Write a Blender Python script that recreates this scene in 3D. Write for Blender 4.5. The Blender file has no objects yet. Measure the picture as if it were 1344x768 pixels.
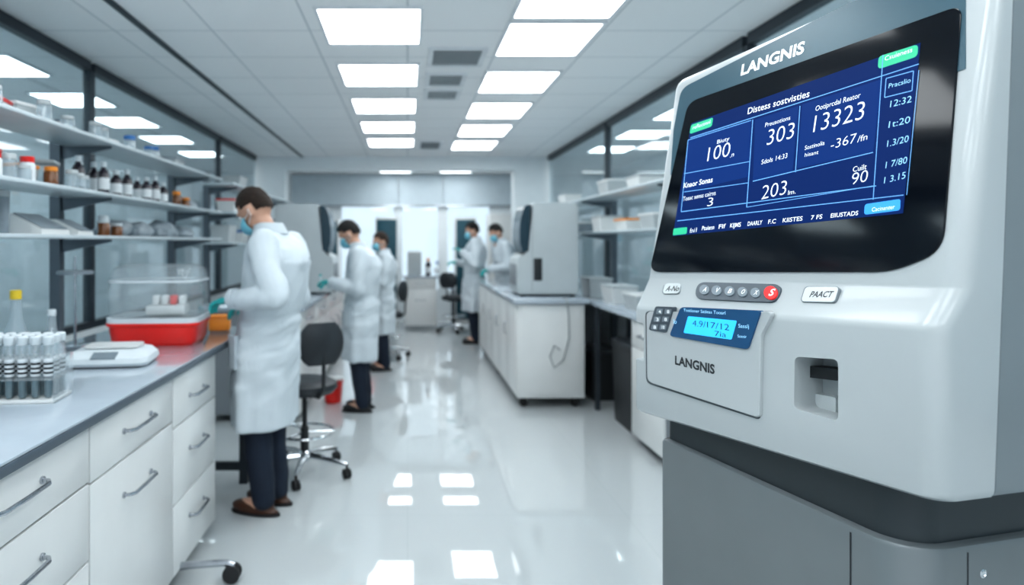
import bpy, bmesh, math, random
from mathutils import Vector, Matrix, noise
random.seed(7)
R=math.radians; PI=math.pi
SC=bpy.context.scene; COL=SC.collection
F=860.0; CX=535.0; CY=318.0; CAM=Vector((0,0,1.5))
CEIL=2.8
# ------------------------------------------------------------ materials
def mat(name,col,rough=.5,metal=0,emit=None,es=0,spec=.5,coat=0,var=.06,nscale=6,bump=0,sheen=0):
    m=bpy.data.materials.new(name); m.use_nodes=True; nt=m.node_tree; b=nt.nodes['Principled BSDF']
    b.inputs['Roughness'].default_value=rough; b.inputs['Metallic'].default_value=metal
    b.inputs['Specular IOR Level'].default_value=spec; b.inputs['Coat Weight'].default_value=coat
    tc=nt.nodes.new('ShaderNodeTexCoord'); n=nt.nodes.new('ShaderNodeTexNoise'); n.inputs['Scale'].default_value=nscale
    n.inputs['Detail'].default_value=3
    nt.links.new(tc.outputs['Object'],n.inputs['Vector'])
    r=nt.nodes.new('ShaderNodeValToRGB')
    r.color_ramp.elements[0].position=.3; r.color_ramp.elements[1].position=.7
    r.color_ramp.elements[0].color=tuple(c*(1-var) for c in col)+(1,)
    r.color_ramp.elements[1].color=tuple(min(1,c*(1+var)) for c in col)+(1,)
    nt.links.new(n.outputs['Fac'],r.inputs['Fac']); nt.links.new(r.outputs['Color'],b.inputs['Base Color'])
    if emit: 
        b.inputs['Emission Color'].default_value=tuple(emit)+(1,); b.inputs['Emission Strength'].default_value=es
    if bump:
        bp=nt.nodes.new('ShaderNodeBump'); bp.inputs['Strength'].default_value=bump; bp.inputs['Distance'].default_value=.01
        n2=nt.nodes.new('ShaderNodeTexNoise'); n2.inputs['Scale'].default_value=nscale*6
        nt.links.new(tc.outputs['Object'],n2.inputs['Vector']); nt.links.new(n2.outputs['Fac'],bp.inputs['Height'])
        nt.links.new(bp.outputs['Normal'],b.inputs['Normal'])
    return m
def clearmat(name,tint,refl=.05,rough=.03,body=0,bodycol=(.8,.85,.9),graz=.6):
    m=bpy.data.materials.new(name); m.use_nodes=True; nt=m.node_tree
    for n in list(nt.nodes):
        if n.type!='OUTPUT_MATERIAL': nt.nodes.remove(n)
    out=[n for n in nt.nodes][0]
    t=nt.nodes.new('ShaderNodeBsdfTransparent'); t.inputs['Color'].default_value=tuple(tint)+(1,)
    g=nt.nodes.new('ShaderNodeBsdfGlossy'); g.inputs['Roughness'].default_value=rough
    lw=nt.nodes.new('ShaderNodeLayerWeight'); lw.inputs['Blend'].default_value=.5
    pw=nt.nodes.new('ShaderNodeMath'); pw.operation='POWER'; pw.inputs[1].default_value=4
    ma=nt.nodes.new('ShaderNodeMath'); ma.operation='MULTIPLY_ADD'; ma.inputs[1].default_value=graz; ma.inputs[2].default_value=refl
    nt.links.new(lw.outputs['Facing'],pw.inputs[0]); nt.links.new(pw.outputs[0],ma.inputs[0])
    mx=nt.nodes.new('ShaderNodeMixShader'); nt.links.new(ma.outputs[0],mx.inputs[0])
    last=t
    if body:
        d=nt.nodes.new('ShaderNodeBsdfDiffuse'); 
        nz=nt.nodes.new('ShaderNodeTexNoise'); nz.inputs['Scale'].default_value=3
        rp=nt.nodes.new('ShaderNodeValToRGB'); rp.color_ramp.elements[0].color=tuple(c*.92 for c in bodycol)+(1,); rp.color_ramp.elements[1].color=tuple(bodycol)+(1,)
        nt.links.new(nz.outputs['Fac'],rp.inputs['Fac']); nt.links.new(rp.outputs['Color'],d.inputs['Color'])
        m2=nt.nodes.new('ShaderNodeMixShader'); m2.inputs[0].default_value=body
        nt.links.new(t.outputs[0],m2.inputs[1]); nt.links.new(d.outputs[0],m2.inputs[2]); last=m2
    nt.links.new(last.outputs[0],mx.inputs[1]); nt.links.new(g.outputs[0],mx.inputs[2]); nt.links.new(mx.outputs[0],out.inputs['Surface'])
    return m
M={}
M['wall']=mat('wall_paint',(.72,.76,.78),.6,var=.02)
M['portal']=mat('portal_paint',(.84,.88,.90),.5,var=.02)
M['outer']=mat('outer_wall_paint',(.76,.82,.85),.6,var=.05)
M['darkframe']=mat('dark_frame',(.06,.072,.085),.4,.5)
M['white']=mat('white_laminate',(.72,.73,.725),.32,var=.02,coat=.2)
M['whiteshade']=mat('carcass_grey',(.24,.26,.28),.5,var=.03)
M['steel']=mat('brushed_steel',(.45,.47,.50),.25,1,var=.1,nscale=30)
M['chrome']=mat('chrome',(.7,.72,.74),.12,1,var=.03)
M['top']=mat('worktop_top',(.42,.475,.53),.14,coat=.6,var=.04)
M['topedge']=mat('worktop_edge',(.09,.115,.14),.3,var=.05)
M['shelf']=mat('shelf_board',(.50,.56,.59),.3,var=.04)
M['post']=mat('shelf_post',(.13,.155,.18),.4,.4)
M['black']=mat('black_plastic',(.02,.023,.026),.45,var=.2)
M['blackfab']=mat('black_vinyl',(.025,.03,.036),.5,var=.2,bump=.2)
M['rubber']=mat('rubber',(.02,.02,.022),.7)
M['shell']=mat('machine_shell',(.47,.50,.51),.28,var=.015,coat=.3)
M['rear']=mat('machine_rear_shell',(.22,.25,.265),.38,var=.02)
M['body']=mat('machine_body',(.185,.205,.215),.32,.2,var=.03,coat=.15)
M['neck']=mat('machine_neck',(.04,.05,.056),.35,.2)
M['seam']=mat('seam_dark',(.03,.035,.04),.7)
M['gapshade']=mat('drawer_shade_grey',(.10,.115,.125),.6)  # painted shade for the slit around the front drawer
M['glassblk']=mat('black_glass',(.003,.005,.009),.08,spec=.35,var=.1)
M['header']=mat('header_blue_grey',(.045,.105,.14),.28,var=.12,nscale=3)
M['disp']=mat('display_blue',(.002,.004,.012),.4,emit=(.006,.030,.155),es=1,spec=.05)
M['disp2']=mat('display_panel_blue',(.002,.004,.012),.4,emit=(.008,.046,.225),es=1,spec=.05)
M['dtext']=mat('display_text_white',(.2,.2,.2),.5,emit=(.80,.92,1),es=1.2)
M['dline']=mat('display_line_cyan',(.05,.1,.2),.5,emit=(.13,.42,.85),es=.95)
M['dcyan']=mat('display_text_cyan',(.05,.1,.2),.5,emit=(.35,.75,1),es=1.1)
M['dgreen']=mat('display_green',(.02,.2,.1),.5,emit=(.02,.48,.27),es=1)
M['dblue']=mat('display_blue_button',(.02,.1,.3),.5,emit=(.03,.33,.85),es=1.1)
M['print']=mat('white_print',(.88,.9,.9),.4,emit=(.9,.95,1),es=.2)
M['inkdark']=mat('dark_print',(.03,.035,.04),.5)
M['lcdbezel']=mat('lcd_bezel_blue',(.015,.09,.21),.25,var=.1)
M['lcd']=mat('lcd_cyan',(.02,.3,.5),.3,emit=(.04,.45,.92),es=1)
M['lcdink']=mat('lcd_ink',(.01,.04,.12),.4)
M['keydark']=mat('key_plate_grey',(.08,.10,.12),.35)
M['key']=mat('key_grey',(.20,.24,.27),.35)
M['redkey']=mat('red_key',(.75,.02,.02),.3,emit=(.8,.02,.02),es=.3)
M['btn']=mat('button_pale',(.56,.60,.61),.3)
M['btnedge']=mat('button_outline',(.20,.23,.25),.4)
M['red']=mat('red_plastic',(.80,.018,.012),.3,coat=.3)
M['orange']=mat('orange_plastic',(.85,.30,.04),.4)
M['yellow']=mat('yellow_plastic',(.85,.6,.04),.4)
M['coat']=mat('coat_cloth',(.57,.625,.665),.8,var=.04,nscale=4,bump=.06)
M['collar']=mat('collar_cloth',(.53,.585,.625),.8,var=.03)
M['skin']=mat('skin',(.55,.32,.23),.5,var=.06)
M['hair']=mat('hair_brown',(.030,.015,.009),.6,var=.4,nscale=50,bump=1)
M['hairblk']=mat('hair_dark',(.012,.010,.010),.6,var=.3,nscale=50,bump=1)
M['trous']=mat('trousers_navy',(.009,.017,.034),.8,var=.15)
M['shoe']=mat('shoe_brown',(.065,.026,.014),.4,var=.15)
M['shoeblk']=mat('shoe_black',(.012,.012,.014),.4)
M['mask']=mat('mask_blue',(.22,.55,.68),.8,var=.04)
M['glove']=mat('glove_teal',(.03,.38,.38),.45,var=.08)
M['eyew']=mat('eye_white',(.8,.8,.8),.3); M['eyed']=mat('eye_dark',(.03,.02,.015),.2)
M['screen']=mat('dark_teal_screen',(.012,.03,.045),.2,emit=(.02,.09,.13),es=.1)
M['blind']=mat('blind_fabric',(.58,.66,.71),.8,var=.04)
M['tealpanel']=mat('teal_panel',(.015,.08,.11),.5,var=.1)
M['card']=mat('card_box',(.46,.49,.50),.6); M['greybag']=mat('grey_plastic_bag',(.24,.28,.31),.45,var=.2,nscale=12)
M['instr']=mat('instrument_shell',(.47,.51,.525),.4,var=.03)
M['bottledark']=mat('dark_bottle',(.025,.02,.03),.15); M['label']=mat('white_label',(.70,.73,.75),.6)
M['amber']=mat('amber_glass',(.16,.06,.02),.15)
M['cap']=mat('white_cap',(.64,.69,.72),.4); M['clearliq']=mat('tube_content',(.05,.12,.15),.3)
M['bluecap']=mat('blue_cap',(.05,.2,.5),.4)
M['cable']=mat('grey_cable',(.3,.32,.33),.5)
M['light']=mat('light_diffuser',(.9,.9,.9),.5,emit=(.93,.98,1),es=7.0)
M['lframe']=mat('light_frame',(.8,.82,.84),.4)
M['vent']=mat('vent_grey',(.5,.54,.56),.5); M['ventdark']=mat('vent_dark',(.09,.10,.11),.7)
M['glass']=clearmat('partition_glass',(.88,.94,.96),.07,.02,body=.07,bodycol=(.72,.80,.85),graz=.5)
M['clear']=clearmat('clear_plastic',(.95,.97,.98),.06,.05,body=.12,bodycol=(.85,.9,.92),graz=.45)
M['flaskglass']=clearmat('flask_glass',(.86,.91,.94),.08,.03,body=.28,bodycol=(.75,.82,.85),graz=.5)
M['winglass']=clearmat('window_glass',(.95,.98,1),.04,.02)
def grid_mat(name,base,line,sx,sy,ms,rough,coat,var):
    m=bpy.data.materials.new(name); m.use_nodes=True; nt=m.node_tree; b=nt.nodes['Principled BSDF']
    tc=nt.nodes.new('ShaderNodeTexCoord'); br=nt.nodes.new('ShaderNodeTexBrick'); br.offset=0; br.squash=1
    br.inputs['Scale'].default_value=1; br.inputs['Brick Width'].default_value=sx; br.inputs['Row Height'].default_value=sy
    br.inputs['Mortar Size'].default_value=ms; br.inputs['Mortar Smooth'].default_value=.1
    br.inputs['Color1'].default_value=tuple(base)+(1,); br.inputs['Color2'].default_value=tuple(c*var for c in base)+(1,); br.inputs['Mortar'].default_value=tuple(line)+(1,)
    nt.links.new(tc.outputs['Object'],br.inputs['Vector']); nt.links.new(br.outputs['Color'],b.inputs['Base Color'])
    b.inputs['Roughness'].default_value=rough; b.inputs['Coat Weight'].default_value=coat; b.inputs['Coat Roughness'].default_value=.012
    if coat: b.inputs['Coat IOR'].default_value=1.8; b.inputs['Specular IOR Level'].default_value=.1
    return m
M['floor']=grid_mat('floor_epoxy',(.53,.56,.57),(.47,.50,.51),1.2,1.2,.002,.5,1,.99)
M['ceil']=grid_mat('ceiling_tiles',(.95,.955,.96),(.64,.67,.69),.6,.575,.006,.7,0,.98)
# ------------------------------------------------------------ mesh helpers
def NB(): return bmesh.new()
def box(bm,x0,x1,y0,y1,z0,z1,bev=0,seg=2):
    m=Matrix.Translation(((x0+x1)/2,(y0+y1)/2,(z0+z1)/2))@Matrix.Diagonal((abs(x1-x0),abs(y1-y0),abs(z1-z0),1))
    g=bmesh.ops.create_cube(bm,size=1,matrix=m)
    if bev>0:
        es=list({e for v in g['verts'] for e in v.link_edges})
        bmesh.ops.bevel(bm,geom=es,offset=bev,segments=seg,affect='EDGES',profile=.5)
    return bm
def frame_of(d):
    d=d.normalized(); a=Vector((0,0,1)) if abs(d.z)<.9 else Vector((1,0,0))
    x=d.cross(a).normalized(); y=d.cross(x).normalized(); return x,y
def tube(bm,pts,rad,n=10):
    pts=[Vector(p) for p in pts]
    if not isinstance(rad,(list,tuple)): rad=[rad]*len(pts)
    rings=[]; px=None
    for i,p in enumerate(pts):
        d=(pts[min(i+1,len(pts)-1)]-pts[max(i-1,0)]).normalized()
        if px is None: x,y=frame_of(d)
        else:
            x=(px-d*px.dot(d)).normalized(); y=d.cross(x).normalized()
        px=x
        rings.append([bm.verts.new(p+(x*math.cos(2*PI*k/n)+y*math.sin(2*PI*k/n))*rad[i]) for k in range(n)])
    for a,b in zip(rings,rings[1:]):
        for k in range(n): bm.faces.new((a[k],a[(k+1)%n],b[(k+1)%n],b[k]))
    bm.faces.new(rings[0]); bm.faces.new(rings[-1])
    return bm
def lathe(bm,prof,c=(0,0,0),n=20,axis='z'):
    c=Vector(c); rings=[]
    for r,z in prof:
        ring=[]
        for k in range(n):
            a=2*PI*k/n; v=(r*math.cos(a),r*math.sin(a),z)
            if axis=='y': v=(v[0],v[2],v[1])
            if axis=='x': v=(v[2],v[0],v[1])
            ring.append(bm.verts.new(c+Vector(v)))
        rings.append(ring)
    for a,b in zip(rings,rings[1:]):
        for k in range(n): bm.faces.new((a[k],a[(k+1)%n],b[(k+1)%n],b[k]))
    bm.faces.new(rings[0]); bm.faces.new(rings[-1]); return bm
def ell(bm,c,r,rot=None,u=16,v=12):
    m=Matrix.Translation(c)@(rot.to_4x4() if rot else Matrix.Identity(4))@Matrix.Diagonal((r[0],r[1],r[2],1))
    return bmesh.ops.create_uvsphere(bm,u_segments=u,v_segments=v,radius=1,matrix=m)['verts']
def limb(bm,pts,rad):
    for p,r in zip(pts,rad): ell(bm,p,(r,r,r),None,14,10)
    for i in range(len(pts)-1):
        tube(bm,[pts[i],pts[i+1]],[rad[i],rad[i+1]],14)
def loft(bm,rings,cap=True):
    vr=[[bm.verts.new(p) for p in r] for r in rings]; n=len(vr[0])
    for a,b in zip(vr,vr[1:]):
        for k in range(n): bm.faces.new((a[k],a[(k+1)%n],b[(k+1)%n],b[k]))
    if cap: bm.faces.new(vr[0]); bm.faces.new(vr[-1])
    return bm
def prism(bm,poly,axis,a0,a1):
    def mk(p,a): return (p[0],a,p[1]) if axis=='y' else ((a,p[0],p[1]) if axis=='x' else (p[0],p[1],a))
    return loft(bm,[[mk(p,a0) for p in poly],[mk(p,a1) for p in poly]])
def fin(ob,smooth=True):
    me=ob.data
    if smooth:
        for p in me.polygons: p.use_smooth=True
        try: me.set_sharp_from_angle(angle=R(35))
        except Exception: pass
def obj(name,bm,m,parent=None,smooth=True):
    bmesh.ops.recalc_face_normals(bm,faces=bm.faces)
    me=bpy.data.meshes.new(name); bm.to_mesh(me); bm.free()
    return mobj(name,me,m,parent,smooth)
def mobj(name,me,m,parent=None,smooth=True):
    o=bpy.data.objects.new(name,me); COL.objects.link(o)
    me.materials.clear(); me.materials.append(M[m])
    if parent: o.parent=parent
    fin(o,smooth); return o
def tag(o,label,cat,group=None):
    o['label']=label; o['category']=cat
    if group: o['group']=group
    return o
def thing(name,label,cat,loc=(0,0,0),rz=0,group=None):
    o=bpy.data.objects.new(name,None); COL.objects.link(o); o.location=loc; o.rotation_euler=(0,0,rz); o.empty_display_size=.05
    return tag(o,label,cat,group)
def struct(name,bm,m,parent=None,smooth=False):
    o=obj(name,bm,m,parent,smooth)
    if not parent: o['kind']='structure'
    return o
def dup(root,loc,rz=None,label=None,group=None,scale=None):
    r=root.copy(); COL.objects.link(r); r.location=loc
    if rz is not None: r.rotation_euler=(0,0,rz)
    if label: r['label']=label
    if group: r['group']=group
    if scale: r.scale=scale
    for ch in list(root.children):
        c=ch.copy(); COL.objects.link(c); c.parent=r
        for g in list(ch.children):
            d=g.copy(); COL.objects.link(d); d.parent=c
    return r
def apply_mods(ob,mods):
    for t,kw in mods:
        md=ob.modifiers.new(t,t)
        for k,v in kw.items(): setattr(md,k,v)
    dg=bpy.context.evaluated_depsgraph_get(); dg.update()
    me=bpy.data.meshes.new_from_object(ob.evaluated_get(dg))
    ob.modifiers.clear(); ob.data=me
    return me
def baked(name,bm,m,parent,mods,post=None):
    o=obj(name,bm,m,None); apply_mods(o,mods)
    if post: post(o.data)
    if parent: o.parent=parent
    fin(o); return o
ORD=['first','second','third','fourth','fifth','sixth','seventh','eighth','ninth','tenth','eleventh','twelfth','thirteenth','fourteenth']
# ------------------------------------------------------------ people
def person(label,loc,rz,height,handL,handR,hair='hair',shoe='shoe',pitch=18,lean=.0,vox=.012,yaw=0,wide=1.05,hx=0,hem=1.0):
    o=thing('person',label,'person',(loc[0],loc[1],0),rz); s=height/1.78; o.scale=(s,s,s)
    inv=(Matrix.Translation((loc[0],loc[1],0))@Matrix.Rotation(rz,4,'Z')@Matrix.Scale(s,4)).inverted()
    def sh(p):
        p=Vector(p)
        if p.z>.95: p.x+=lean*(p.z-.95)/.5
        if p.z>1.35: p.x+=hx*min(1,(p.z-1.35)/.2)
        return p
    sx=lean*(1.54-.95)/.5+hx
    HM=Matrix.Translation((sx,0,1.55))@Matrix.Rotation(R(yaw),4,'Z')@Matrix.Rotation(R(pitch),4,'Y')@Matrix.Translation((0,0,-1.55))
    arms={}
    for side,T in ((1,handL),(-1,handR)):
        S=Vector((lean*.98,side*.19,1.44)); T=inv@Vector(T)
        d=T-S; l1,l2=.30,.265; D=min(d.length,l1+l2-.012); dn=d.normalized(); T=S+dn*D
        a=(l1*l1-l2*l2+D*D)/(2*D); h=math.sqrt(max(l1*l1-a*a,1e-5))
        pole=Vector((-.6,side*.3,-.9)); pole=(pole-dn*pole.dot(dn)).normalized()
        E=S+dn*a+pole*h; arms[side]=(S,E,T)
    legs={}
    for side in (1,-1): legs[side]=[Vector((0,side*.08,.9)),Vector((.025,side*.08,.5)),Vector((-.02,side*.075,.09))]
    b=NB()
    torso=[(.9,.12,.155,0),(1.05,.10,.135,0),(1.2,.11,.15,0),(1.35,.115,.17,0),(1.45,.09,.16,0),(1.5,.06,.09,0)]
    loft(b,[[tuple(sh((rx*math.cos(2*PI*k/20),ry*math.sin(2*PI*k/20),z))) for k in range(20)] for z,rx,ry,_ in torso])
    limb(b,[sh((-.015,0,1.46)),HM@Vector((0,0,1.60))],[.062,.055])
    def H(p): return HM@Vector(p)
    hr=HM.to_3x3()
    ell(b,H((-.005,0,1.675)),(.098,.078,.105),hr,22,16); ell(b,H((.028,0,1.60)),(.062,.056,.062),hr); ell(b,H((.062,0,1.565)),(.028,.03,.025),hr)
    ell(b,H((.098,0,1.635)),(.02,.013,.024),hr); ell(b,H((.085,0,1.685)),(.016,.05,.012),hr); ell(b,H((.088,0,1.59)),(.012,.024,.009),hr)
    for side in (1,-1): 
        ell(b,H((-.005,side*.082,1.645)),(.019,.010,.034),hr)
        S,E,T=arms[side]; limb(b,[S,E,T],[.052,.04,.028])
        limb(b,legs[side],[.085,.06,.042]); ell(b,legs[side][2]+Vector((.05,0,-.04)),(.11,.04,.035))
    baked('body',b,'skin',o,[('REMESH',dict(mode='VOXEL',voxel_size=min(vox,.009))),('SMOOTH',dict(factor=.5,iterations=3))])
    for side in (1,-1):
        b=NB(); ell(b,H((.083,side*.032,1.658)),(.012,.014,.010),hr,12,8); e=obj('eye',b,'eyew',o)
        b=NB(); ell(b,H((.0935,side*.032,1.658)),(.003,.006,.006),hr,10,6); obj('pupil',b,'eyed',e)
    b=NB(); vs=ell(b,(0,0,0),(1,1,1),None,60,44)
    def nohair(c):
        c=c+Vector((.05*noise.noise(c*9),0,.07*noise.noise(c*11+Vector((5,0,0)))))
        if c.x>.66 and c.z<.50: return True
        if c.x>.10 and c.z<.06: return True
        if c.x>.38 and c.z<.36: return True
        if abs(c.y)>.55 and c.z<.0 and c.x>-.28: return True
        return c.z<-.60+.15*abs(c.y)
    bmesh.ops.delete(b,geom=[f for f in b.faces if nohair(f.calc_center_median())],context='FACES')
    for v in b.verts:
        q=v.co.copy(); nz=1+.035*noise.noise(q*7+Vector((rz,0,0)))+.025*noise.noise(Vector((q.x*9,q.y*26,q.z*9)))
        g=max(0,q.z); t_=max(0,-q.z)
        v.co=HM@(Vector((q.x*(.1005+.006*g),q.y*(.080+.005*g),q.z*(.107+.008*g)))*nz+Vector((-.006-.012*t_,0,1.675)))
    baked('hair',b,hair,o,[('SOLIDIFY',dict(thickness=.007,offset=-.3))])
    b=NB(); ell(b,(0,0,0),(1,1,1),None,28,22)
    bmesh.ops.delete(b,geom=[f for f in b.faces if f.calc_center_median().x<.12],context='FACES')
    for v in b.verts:
        q=v.co.copy(); v.co=HM@Vector((.036+q.x*.088,q.y*.071,1.602+q.z*.06))
    mk=baked('face_mask',b,'mask',o,[('SOLIDIFY',dict(thickness=.004,offset=1))])
    for side in (1,-1):
        b=NB(); tube(b,[H((.045,side*.068,1.63)),H((.01,side*.085,1.63)),H((-.012,side*.093,1.65)),H((-.008,side*.09,1.615)),H((.045,side*.066,1.59))],.002,6)
        obj('ear_loop',b,'label',mk)
    b=NB()
    for side in (1,-1): limb(b,[legs[side][0],legs[side][1],legs[side][2]+Vector((0,0,.0))],[.105,.082,.066])
    ell(b,(0,0,.93),(.135,.165,.09))
    def tfold(me):
        for v in me.vertices:
            c=v.co; v.co=c+v.normal*(.006*noise.noise(Vector((c.x*12,c.y*12,c.z*14))))
    baked('trousers',b,'trous',o,[('REMESH',dict(mode='VOXEL',voxel_size=vox)),('SMOOTH',dict(factor=.5,iterations=3))],tfold)
    for side in (1,-1):
        a=legs[side][2]; b=NB()
        ell(b,(a.x+.0,a.y,.05),(.06,.042,.05)); ell(b,(a.x+.09,a.y,.04),(.10,.045,.036)); ell(b,(a.x+.05,a.y,.02),(.14,.043,.019))
        p=baked('shoe',b,shoe,o,[('REMESH',dict(mode='VOXEL',voxel_size=.008)),('SMOOTH',dict(factor=.5,iterations=2))])
        b=NB(); loft(b,[[(a.x+.05+.145*math.cos(2*PI*k/20),a.y+(.046)*math.sin(2*PI*k/20),z) for k in range(20)] for z in (.001,.014)]); obj('sole',b,'rubber',p)
    b=NB()
    T_=[(.47,.160*hem,.205,.015),(.54,.160*hem,.208,.015),(.75,.160,.208,.01),(.92,.158,.20,.0),(1.06,.145,.178,-.0),(1.2,.155,.188,-.015),(1.35,.162,.20,-.025),(1.43,.135,.20,-.03),(1.485,.098,.162,-.025),(1.52,.072,.09,-.018),(1.535,.066,.072,-.018)]
    N=48; rings=[]
    for z,rx,ry,cx in T_:
        ring=[]; wd=wide if z<1.45 else 1
        for k in range(N):
            a=2*PI*k/N; w=max(0,(1.08-z)/.55); f=1+.07*w*math.sin(a*5+.7)+.035*w*math.sin(a*9+2)
            ring.append(tuple(sh((cx+rx*f*wd*math.cos(a),ry*f*wd*math.sin(a),z))))
        rings.append(ring)
    loft(b,rings)
    for side in (1,-1):
        S,E,T=arms[side]; dd=(T-E).normalized()
        limb(b,[S+Vector((0,-side*.03,0)),S+(E-S)*.55,E,E+(T-E)*.5,T-dd*.0],[.086,.075,.068,.060,.05])
    def folds(me):
        for v in me.vertices:
            c=v.co; nrm=v.normal
            low=max(0,min(1,(1.1-c.z)/.5))
            q=Vector((c.x*7,c.y*7+c.z*3*(1-low),c.z*(6-4.8*low)+c.x*4*(1-low)+rz*3))
            a=noise.noise(q)
            a2=noise.noise(q*2.1+Vector((9,0,0)))
            v.co=c+nrm*(.020*a+.007*a2)
    ct=baked('lab_coat',b,'coat',o,[('REMESH',dict(mode='VOXEL',voxel_size=vox)),('SMOOTH',dict(factor=.5,iterations=6))],folds)
    b=NB(); rr=[]
    for z,r1,r2 in ((1.50,.078,.09),(1.535,.078,.082),(1.56,.07,.074),(1.565,.078,.082),(1.53,.092,.10),(1.505,.098,.112)):
        rr.append([tuple(sh((-.018+r1*math.cos(R(40)+R(280)*k/24)*1.0,r2*math.sin(R(40)+R(280)*k/24),z-.018*max(0,math.cos(R(40)+R(280)*k/24))))) for k in range(25)])
    vr=[[b.verts.new(p) for p in r] for r in rr]
    for i in range(len(vr)):
        A=vr[i];B=vr[(i+1)%len(vr)]
        for k in range(24): b.faces.new((A[k],A[k+1],B[k+1],B[k]))
    b.faces.new([v[0] for v in vr]); b.faces.new([v[-1] for v in vr]); obj('collar',b,'collar',ct)
    for side in (1,-1):
        S,E,T=arms[side]; dd=(T-E).normalized(); b=NB(); tube(b,[T-dd*.03,T+dd*.004,T+dd*.006],[.056,.054,.044],18); obj('cuff',b,'collar',ct)
        b=NB(); rr=[]
        for z in (.80,.97):
            rr.append([tuple((-.0+math.cos(an)*r_*.165*wide,side*math.sin(an)*r_*.21*wide,z)) for an,r_ in [(R(42),.97),(R(55),.97),(R(70),.97),(R(70),1.08),(R(55),1.08),(R(42),1.08)]])
        loft(b,rr); obj('pocket',b,'collar',ct,False)
    for side in (1,-1):
        S,E,T=arms[side]; d=(T-E).normalized(); dn=(d+Vector((0,0,-.15))).normalized()
        up=Vector((0,0,1)); lat=dn.cross(up).normalized()*(side)
        if lat.y*side>0: lat=-lat
        nn_=dn.cross(lat).normalized(); 
        if nn_.z>0: nn_=-nn_
        b=NB(); limb(b,[T-d*.05,T+dn*.01],[.034,.030])
        mw=Matrix((dn,lat,nn_)).transposed()
        ell(b,T+dn*.055,(.052,.041,.018),mw); 
        for i,(off,ln) in enumerate(((.029,.072),(.010,.08),(-.010,.074),(-.029,.058))):
            p=T+dn*(.092-abs(off)*.2)+lat*off; pts=[p]; ang=R(22)
            for j,fr in enumerate((.45,.32,.23)):
                dirv=(dn*math.cos(ang)+nn_*math.sin(ang)); pts.append(pts[-1]+dirv*ln*fr); ang+=R(28)
            limb(b,pts,[.0105,.0098,.009,.0078])
        p=T+dn*.03+lat*.032; limb(b,[p,p+(dn*.5+lat*.7+nn_*.4).normalized()*.035,p+(dn*.5+lat*.7+nn_*.4).normalized()*.035+(dn*.85+lat*.15+nn_*.5).normalized()*.032],[.014,.012,.009])
        baked('glove',b,'glove',o,[('REMESH',dict(mode='VOXEL',voxel_size=.0045)),('SMOOTH',dict(factor=.4,iterations=1))])
    return o
person('person in long white lab coat, blue mask and teal gloves, nearest at left bench',(-.79,3.69),R(164),1.83,(-.93,3.47,1.20),(-.92,3.86,1.14),'hair','shoe',36,-.06,.009,-4,1.08,.085,.96)
person('person in white lab coat and blue mask holding a small vial, second along the aisle',(-.41,5.86),R(174),1.71,(-.66,5.72,1.15),(-.66,5.96,1.13),'hairblk','shoeblk',32,.0,.012,0,1.06,.06)
person('person in white lab coat partly hidden behind the second person in the aisle',(-.30,7.7),R(200),1.62,(-.52,7.5,1.05),(-.55,7.8,1.05),'hair','shoeblk',10,0,.014)
person('person in white lab coat standing at the far left corner of the island',(.99,9.75),R(178),1.80,(.80,9.55,1.35),(.74,9.9,1.2),'hairblk','shoeblk',14,.0,.014)
person('person in white lab coat and mask bending over behind the island analyzer',(1.44,9.5),R(196),1.78,(1.16,9.25,1.12),(1.16,9.55,1.1),'hairblk','shoeblk',30,.10,.014)
o=thing('sample_vial','small teal-capped vial held by the second person','vial',(-.765,5.74,1.13))
b=NB(); lathe(b,[(.008,0),(.01,.004),(.01,.07),(.008,.072)],n=12); obj('glass_body',b,'cap',o)
b=NB(); lathe(b,[(.012,.0725),(.012,.09)],n=12); obj('cap',b,'glove',o)
# ------------------------------------------------------------ setting
XL,XR=-2.3,2.14
b=NB(); box(b,-4.2,4.0,-2.5,12.6,-.05,0); struct('floor',b,'floor')
b=NB(); box(b,-4.2,4.0,-2.5,12.6,CEIL,CEIL+.05); struct('ceiling',b,'ceil')
b=NB(); box(b,-4.2,-4.1,-2.5,12.6,0,CEIL); struct('wall_outer_left',b,'outer')
b=NB(); box(b,3.7,3.8,-2.5,12.6,0,CEIL); struct('wall_outer_right',b,'outer')
b=NB(); box(b,XL-.05,XL+.03,-2.4,11,0,.88); struct('wall_left',b,'wall')
b=NB(); box(b,XR-.03,XR+.05,-2.4,11,0,.88); struct('wall_right',b,'wall')
b=NB(); box(b,-2.34,2.2,9.95,10.25,2.6,CEIL); struct('trim_1',b,'portal')
b=NB(); box(b,-2.34,-1.86,9.95,10.25,0,2.6); struct('trim_2',b,'portal')
b=NB(); box(b,1.62,2.2,9.95,10.25,0,2.6); struct('trim_3',b,'portal')
def pane(n,x,y0,y1):
    b=NB(); box(b,x-.006,x+.006,y0+.03,y1-.03,.92,CEIL-.07); o=struct('window_%d'%n,b,'glass')
    b=NB()
    box(b,x-.03,x+.03,y0-.03,y0+.03,.88,CEIL-.07); box(b,x-.03,x+.03,y0+.03,y1-.03,CEIL-.07,CEIL-.002); box(b,x-.03,x+.03,y0+.03,y1-.03,.88,.93)
    obj('window_frame',b,'darkframe',o,False)
n=1
for y0,y1 in ((-1.8,1.45),(1.45,4.73),(4.73,7.95),(7.95,9.9)): pane(n,XL,y0,y1); n+=1
for y0,y1 in ((-1.8,1.2),(1.2,4.1),(4.1,7.0),(7.0,9.9)): pane(n,XR,y0,y1); n+=1
b=NB(); box(b,-1.62,-1.58,-2.4,9.94,CEIL-.012,CEIL-.001); struct('trim_4',b,'darkframe')
YB=12.5
wins=[(-1.3,-.22),(-.14,.62),(.72,1.6)]
b=NB()
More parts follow.
